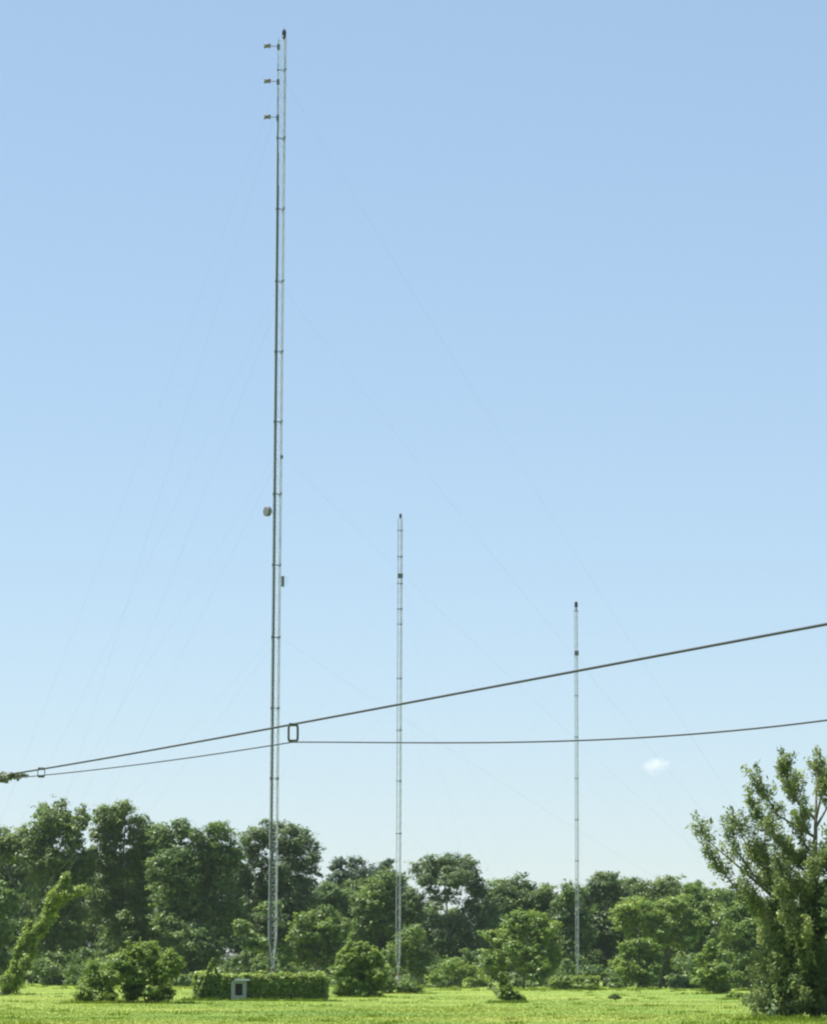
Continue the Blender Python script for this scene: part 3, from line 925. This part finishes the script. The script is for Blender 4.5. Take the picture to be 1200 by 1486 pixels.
up_path = cable_fit(((0,1127),(200,1092),(425,1053),(640,1011),(840,973),(1020,940),(1200,907)), TL, TR, None, None, 3)
sp = cable_pt(425, 1077.5); tsp = span_t(sp)
lo_a = cable_fit(((0,1131),(60,1127),(200,1110),(330,1092)), TL, tsp, None, None, 2, 40, (tsp, sp.z))
lo_b = cable_fit(((600,1078),(760,1078),(960,1069),(1090,1058),(1200,1046)), tsp, TR, None, None, 3, 60, (tsp, sp.z))
lo_path = lo_a + lo_b[1:]
c_up = MB().tube(up_path, .0125, 8).build('overhead_cable', M_CABLE, smooth=True)
tag(c_up, 'thicker upper black cable sloping across the sky', 'cable', 'overhead cables')
c_lo = MB().tube(lo_path, .0075, 8).build('overhead_cable', M_CABLE, smooth=True)
tag(c_lo, 'thinner lower black cable sagging below the thicker one', 'cable', 'overhead cables')
dirc = Vector((9.43, -21, 0)).normalized()
def spacer(px, py0, py1, w, label, r):
    a, b = cable_pt(px, py0), cable_pt(px, py1)
    zc, hh = (a.z + b.z) / 2, (a.z - b.z) / 2
    # hangs square across the view, one clamp bar on each cable
    root = empty('cable_spacer', Vector((a.x, a.y, b.z)), label, 'cable spacer')
    ring = []
    for q in range(25):
        an = q / 24 * 2 * math.pi
        cx, sx = math.cos(an), math.sin(an)
        ex = math.copysign(abs(cx) ** .35, cx); ez = math.copysign(abs(sx) ** .35, sx)
        ring.append(Vector((a.x + ex * w / 2, a.y, zc + ez * hh)))
    MB().tube(ring, r, 8, False).build('frame', M_PLASTIC, root, smooth=True)
    for z in (a.z, b.z):
        MB().box((a.x, a.y, z), (w * .9, .04, .035)).build('clamp_bar', M_PLASTIC, root)
spacer(425.5, 1052, 1076, .105, 'hollow rectangular spacer joining the two cables beside the tallest mast', .013)
spacer(60, 1116, 1127, .10, 'small spacer joining the two cables beside the dull leafy clump', .006)
for nm, p, lab in (('l', pole_l, 'wooden utility pole at the far end of the cables'), ('r', pole_r, 'wooden utility pole at the near end of the cables')):
    r = empty('utility_pole', p, lab, 'pole', 'poles carrying the cables')
    q = Vector((p.x + .16, p.y, 0))
    MB().tube([q + Vector((0, 0, -.2)), q + Vector((0, 0, 8.5))], [.15, .11], 12).build('post', M_POLE, r, smooth=True)
    q0, q1 = (up_path[0].z, lo_path[0].z) if nm == 'l' else (up_path[-1].z, lo_path[-1].z)
    MB().box((p.x + .05, p.y, (q0 + q1) / 2), (.1, .3, abs(q0 - q1) + .3)).build('bracket', M_DKSTEEL, r)
# leaf clump wound round the cables at the left
p0, p1 = cable_pt(-70, 1138), cable_pt(22, 1125)
V, T = lobe_leaves([tuple(p0.lerp(p1, t)) + (.17, .17, .075 * k) for t, k in ((0, 1.3), (.25, 1.2), (.5, 1.0), (.75, .8), (.95, .5))], .05, .045, 24)
MBv = empty('cable_vine', p0, 'dull leafy vine clump wound around the far end of the two cables', 'vine')
link_mesh('foliage', quads_mesh('foliage', V, T), M_DRYVINE, MBv)
MB().tube([p0, p0.lerp(p1, .5) + Vector((0, 0, .02)), p1], .012, 5).build('stem', M_BARK, MBv)

# ------------------------------------------------------------------ meadow grass: one uncountable mass
def meadow_grass(n=230000):
    u = rng.uniform(1 / 490.0, 1 / 128.0, n)
    Y = 1 / u
    X = rng.uniform(-1, 1, n) * (0.155 * Y + 4)
    patch = np.sin(X * .21 + 3 * np.sin(Y * .05)) * np.sin(Y * .083 + np.sin(X * .13)) * .5 + .5
    h = (0.03 + .05 * rng.random(n)) * (0.7 + .6 * patch)
    a = rng.uniform(0, 2 * np.pi, n)
    w = rng.uniform(.02, .05, n)
    lean = rng.normal(size=(n, 2)) * h[:, None] * .5
    # taller uncut tufts, thicker towards the woodland edge
    nt = 900
    ty = np.where(rng.random(nt) < .6, rng.uniform(400, 486, nt), 1 / rng.uniform(1 / 480.0, 1 / 135.0, nt))
    tx = rng.uniform(-1, 1, nt) * (0.155 * ty + 4)
    th = rng.uniform(.10, .30, nt) * np.where(ty > 400, 1.6, 1.0)
    for bx, by, bw in ((128, 238, 30), (150, 238, 30), (190, 240, 40), (230, 240, 40), (522, 300, 40), (300, 264, 30), (400, 264, 80), (450, 264, 40), (737, 260, 20), (583, 352, 35), (838, 420, 45), (1032, 365, 30), (1074, 300, 25), (1120, 172, 40), (1170, 171, 50), (668, 455, 45), (20, 315, 30)):
        for q in range(16):
            g = ground_at(bx + rng.normal() * bw * .55, by)
            k = int(rng.integers(nt))
            tx[k] = g.x; ty[k] = by - rng.uniform(0, 2.5); th[k] = rng.uniform(.15, .42)
    kk = 34
    sel = np.arange(nt * kk)
    own = np.repeat(np.arange(nt), kk)
    X[sel] = tx[own] + rng.normal(size=nt * kk) * .35
    Y[sel] = ty[own] + rng.normal(size=nt * kk) * .5
    h[sel] = th[own] * rng.uniform(.4, 1.1, nt * kk)
    w[sel] *= 1.3
    lean[sel] *= 2.2
    z0 = 0.05 * np.sin(X * 0.11 + 1.3) * np.sin(Y * 0.07) - 0.06
    b = np.stack([X, Y, z0], -1)
    d = np.stack([np.cos(a) * w, np.sin(a) * w, np.zeros(n)], -1)
    t = b + np.stack([lean[:, 0], lean[:, 1], h], -1)
    V = np.stack([b - d, b + d, t], 1)
    me = bpy.data.meshes.new('meadow_grass')
    me.vertices.add(n * 3); me.vertices.foreach_set('co', V.reshape(-1).astype(np.float32))
    me.loops.add(n * 3); me.loops.foreach_set('vertex_index', np.arange(n * 3, dtype=np.int32))
    me.polygons.add(n); me.polygons.foreach_set('loop_start', np.arange(0, n * 3, 3, dtype=np.int32))
    me.update(calc_edges=True)
    o = link_mesh('meadow_grass', me, M_BLADE, kind='stuff')
    tag(o, 'bright yellow-green mown meadow grass', 'grass')
meadow_grass()

# ------------------------------------------------------------------ one small cloud
def cloud():
    import bmesh
    c = P(950, 1111, 6000)
    bm = bmesh.new()
    bmesh.ops.create_icosphere(bm, subdivisions=4, radius=1.0)
    for v in bm.verts:
        v.co *= 1 + .12 * math.sin(v.co.x * 5 + 1) * math.sin(v.co.z * 6)
        v.co.x *= 40; v.co.y *= 26; v.co.z *= 22
        v.co.z -= v.co.x * .22
    me = bpy.data.meshes.new('cloud'); bm.to_mesh(me); bm.free()
    m, n, l = new_mat('cloud_vapour')
    out = n.new('ShaderNodeOutputMaterial')
    tc = n.new('ShaderNodeTexCoord')
    mp = n.new('ShaderNodeMapping'); mp.inputs['Scale'].default_value = (1 / 38, 1 / 26, 1 / 24)
    ln = n.new('ShaderNodeVectorMath'); ln.operation = 'LENGTH'
    nz = n.new('ShaderNodeTexNoise'); nz.inputs['Scale'].default_value = 0.06; nz.inputs['Detail'].default_value = 4
    l.new(tc.outputs['Object'], mp.inputs[0]); l.new(mp.outputs[0], ln.inputs[0]); l.new(tc.outputs['Object'], nz.inputs['Vector'])
    ad = n.new('ShaderNodeMath'); ad.operation = 'MULTIPLY_ADD'; ad.inputs[1].default_value = -1.0; ad.inputs[2].default_value = 0.55
    l.new(ln.outputs['Value'], ad.inputs[0])
    a2 = n.new('ShaderNodeMath'); a2.operation = 'ADD'; a2.use_clamp = True
    l.new(ad.outputs[0], a2.inputs[0])
    n2 = n.new('ShaderNodeMath'); n2.operation = 'MULTIPLY_ADD'; n2.inputs[1].default_value = 1.3; n2.inputs[2].default_value = -0.45
    l.new(nz.outputs['Fac'], n2.inputs[0]); l.new(n2.outputs[0], a2.inputs[1])
    ml = n.new('ShaderNodeMath'); ml.operation = 'MULTIPLY'; ml.inputs[1].default_value = 0.035
    l.new(a2.outputs[0], ml.inputs[0])
    pv = n.new('ShaderNodeVolumePrincipled')
    pv.inputs['Color'].default_value = (1, 1, 1, 1)
    l.new(ml.outputs[0], pv.inputs['Density'])
    l.new(pv.outputs[0], out.inputs['Volume'])
    me.materials.append(m)
    o = bpy.data.objects.new('cloud', me); COL.objects.link(o); o.location = c
    tag(o, 'single small white cloud puff left of the roadside tree top', 'cloud')
cloud()

# ------------------------------------------------------------------ summer haze
def haze():
    mb = MB().box((0, 0, (92 - 1.2) / 2), (5900, 5900, 92 + 1.2))
    m, n, l = new_mat('haze_air')
    out = n.new('ShaderNodeOutputMaterial')
    pv = n.new('ShaderNodeVolumePrincipled')
    pv.inputs['Color'].default_value = (0.76, 0.89, 1.0, 1)
    pv.inputs['Density'].default_value = 0.000034
    l.new(pv.outputs[0], out.inputs['Volume'])
    o = mb.build('haze', m, kind='stuff')
    tag(o, 'pale summer haze over the meadow and woodland', 'haze')
haze()
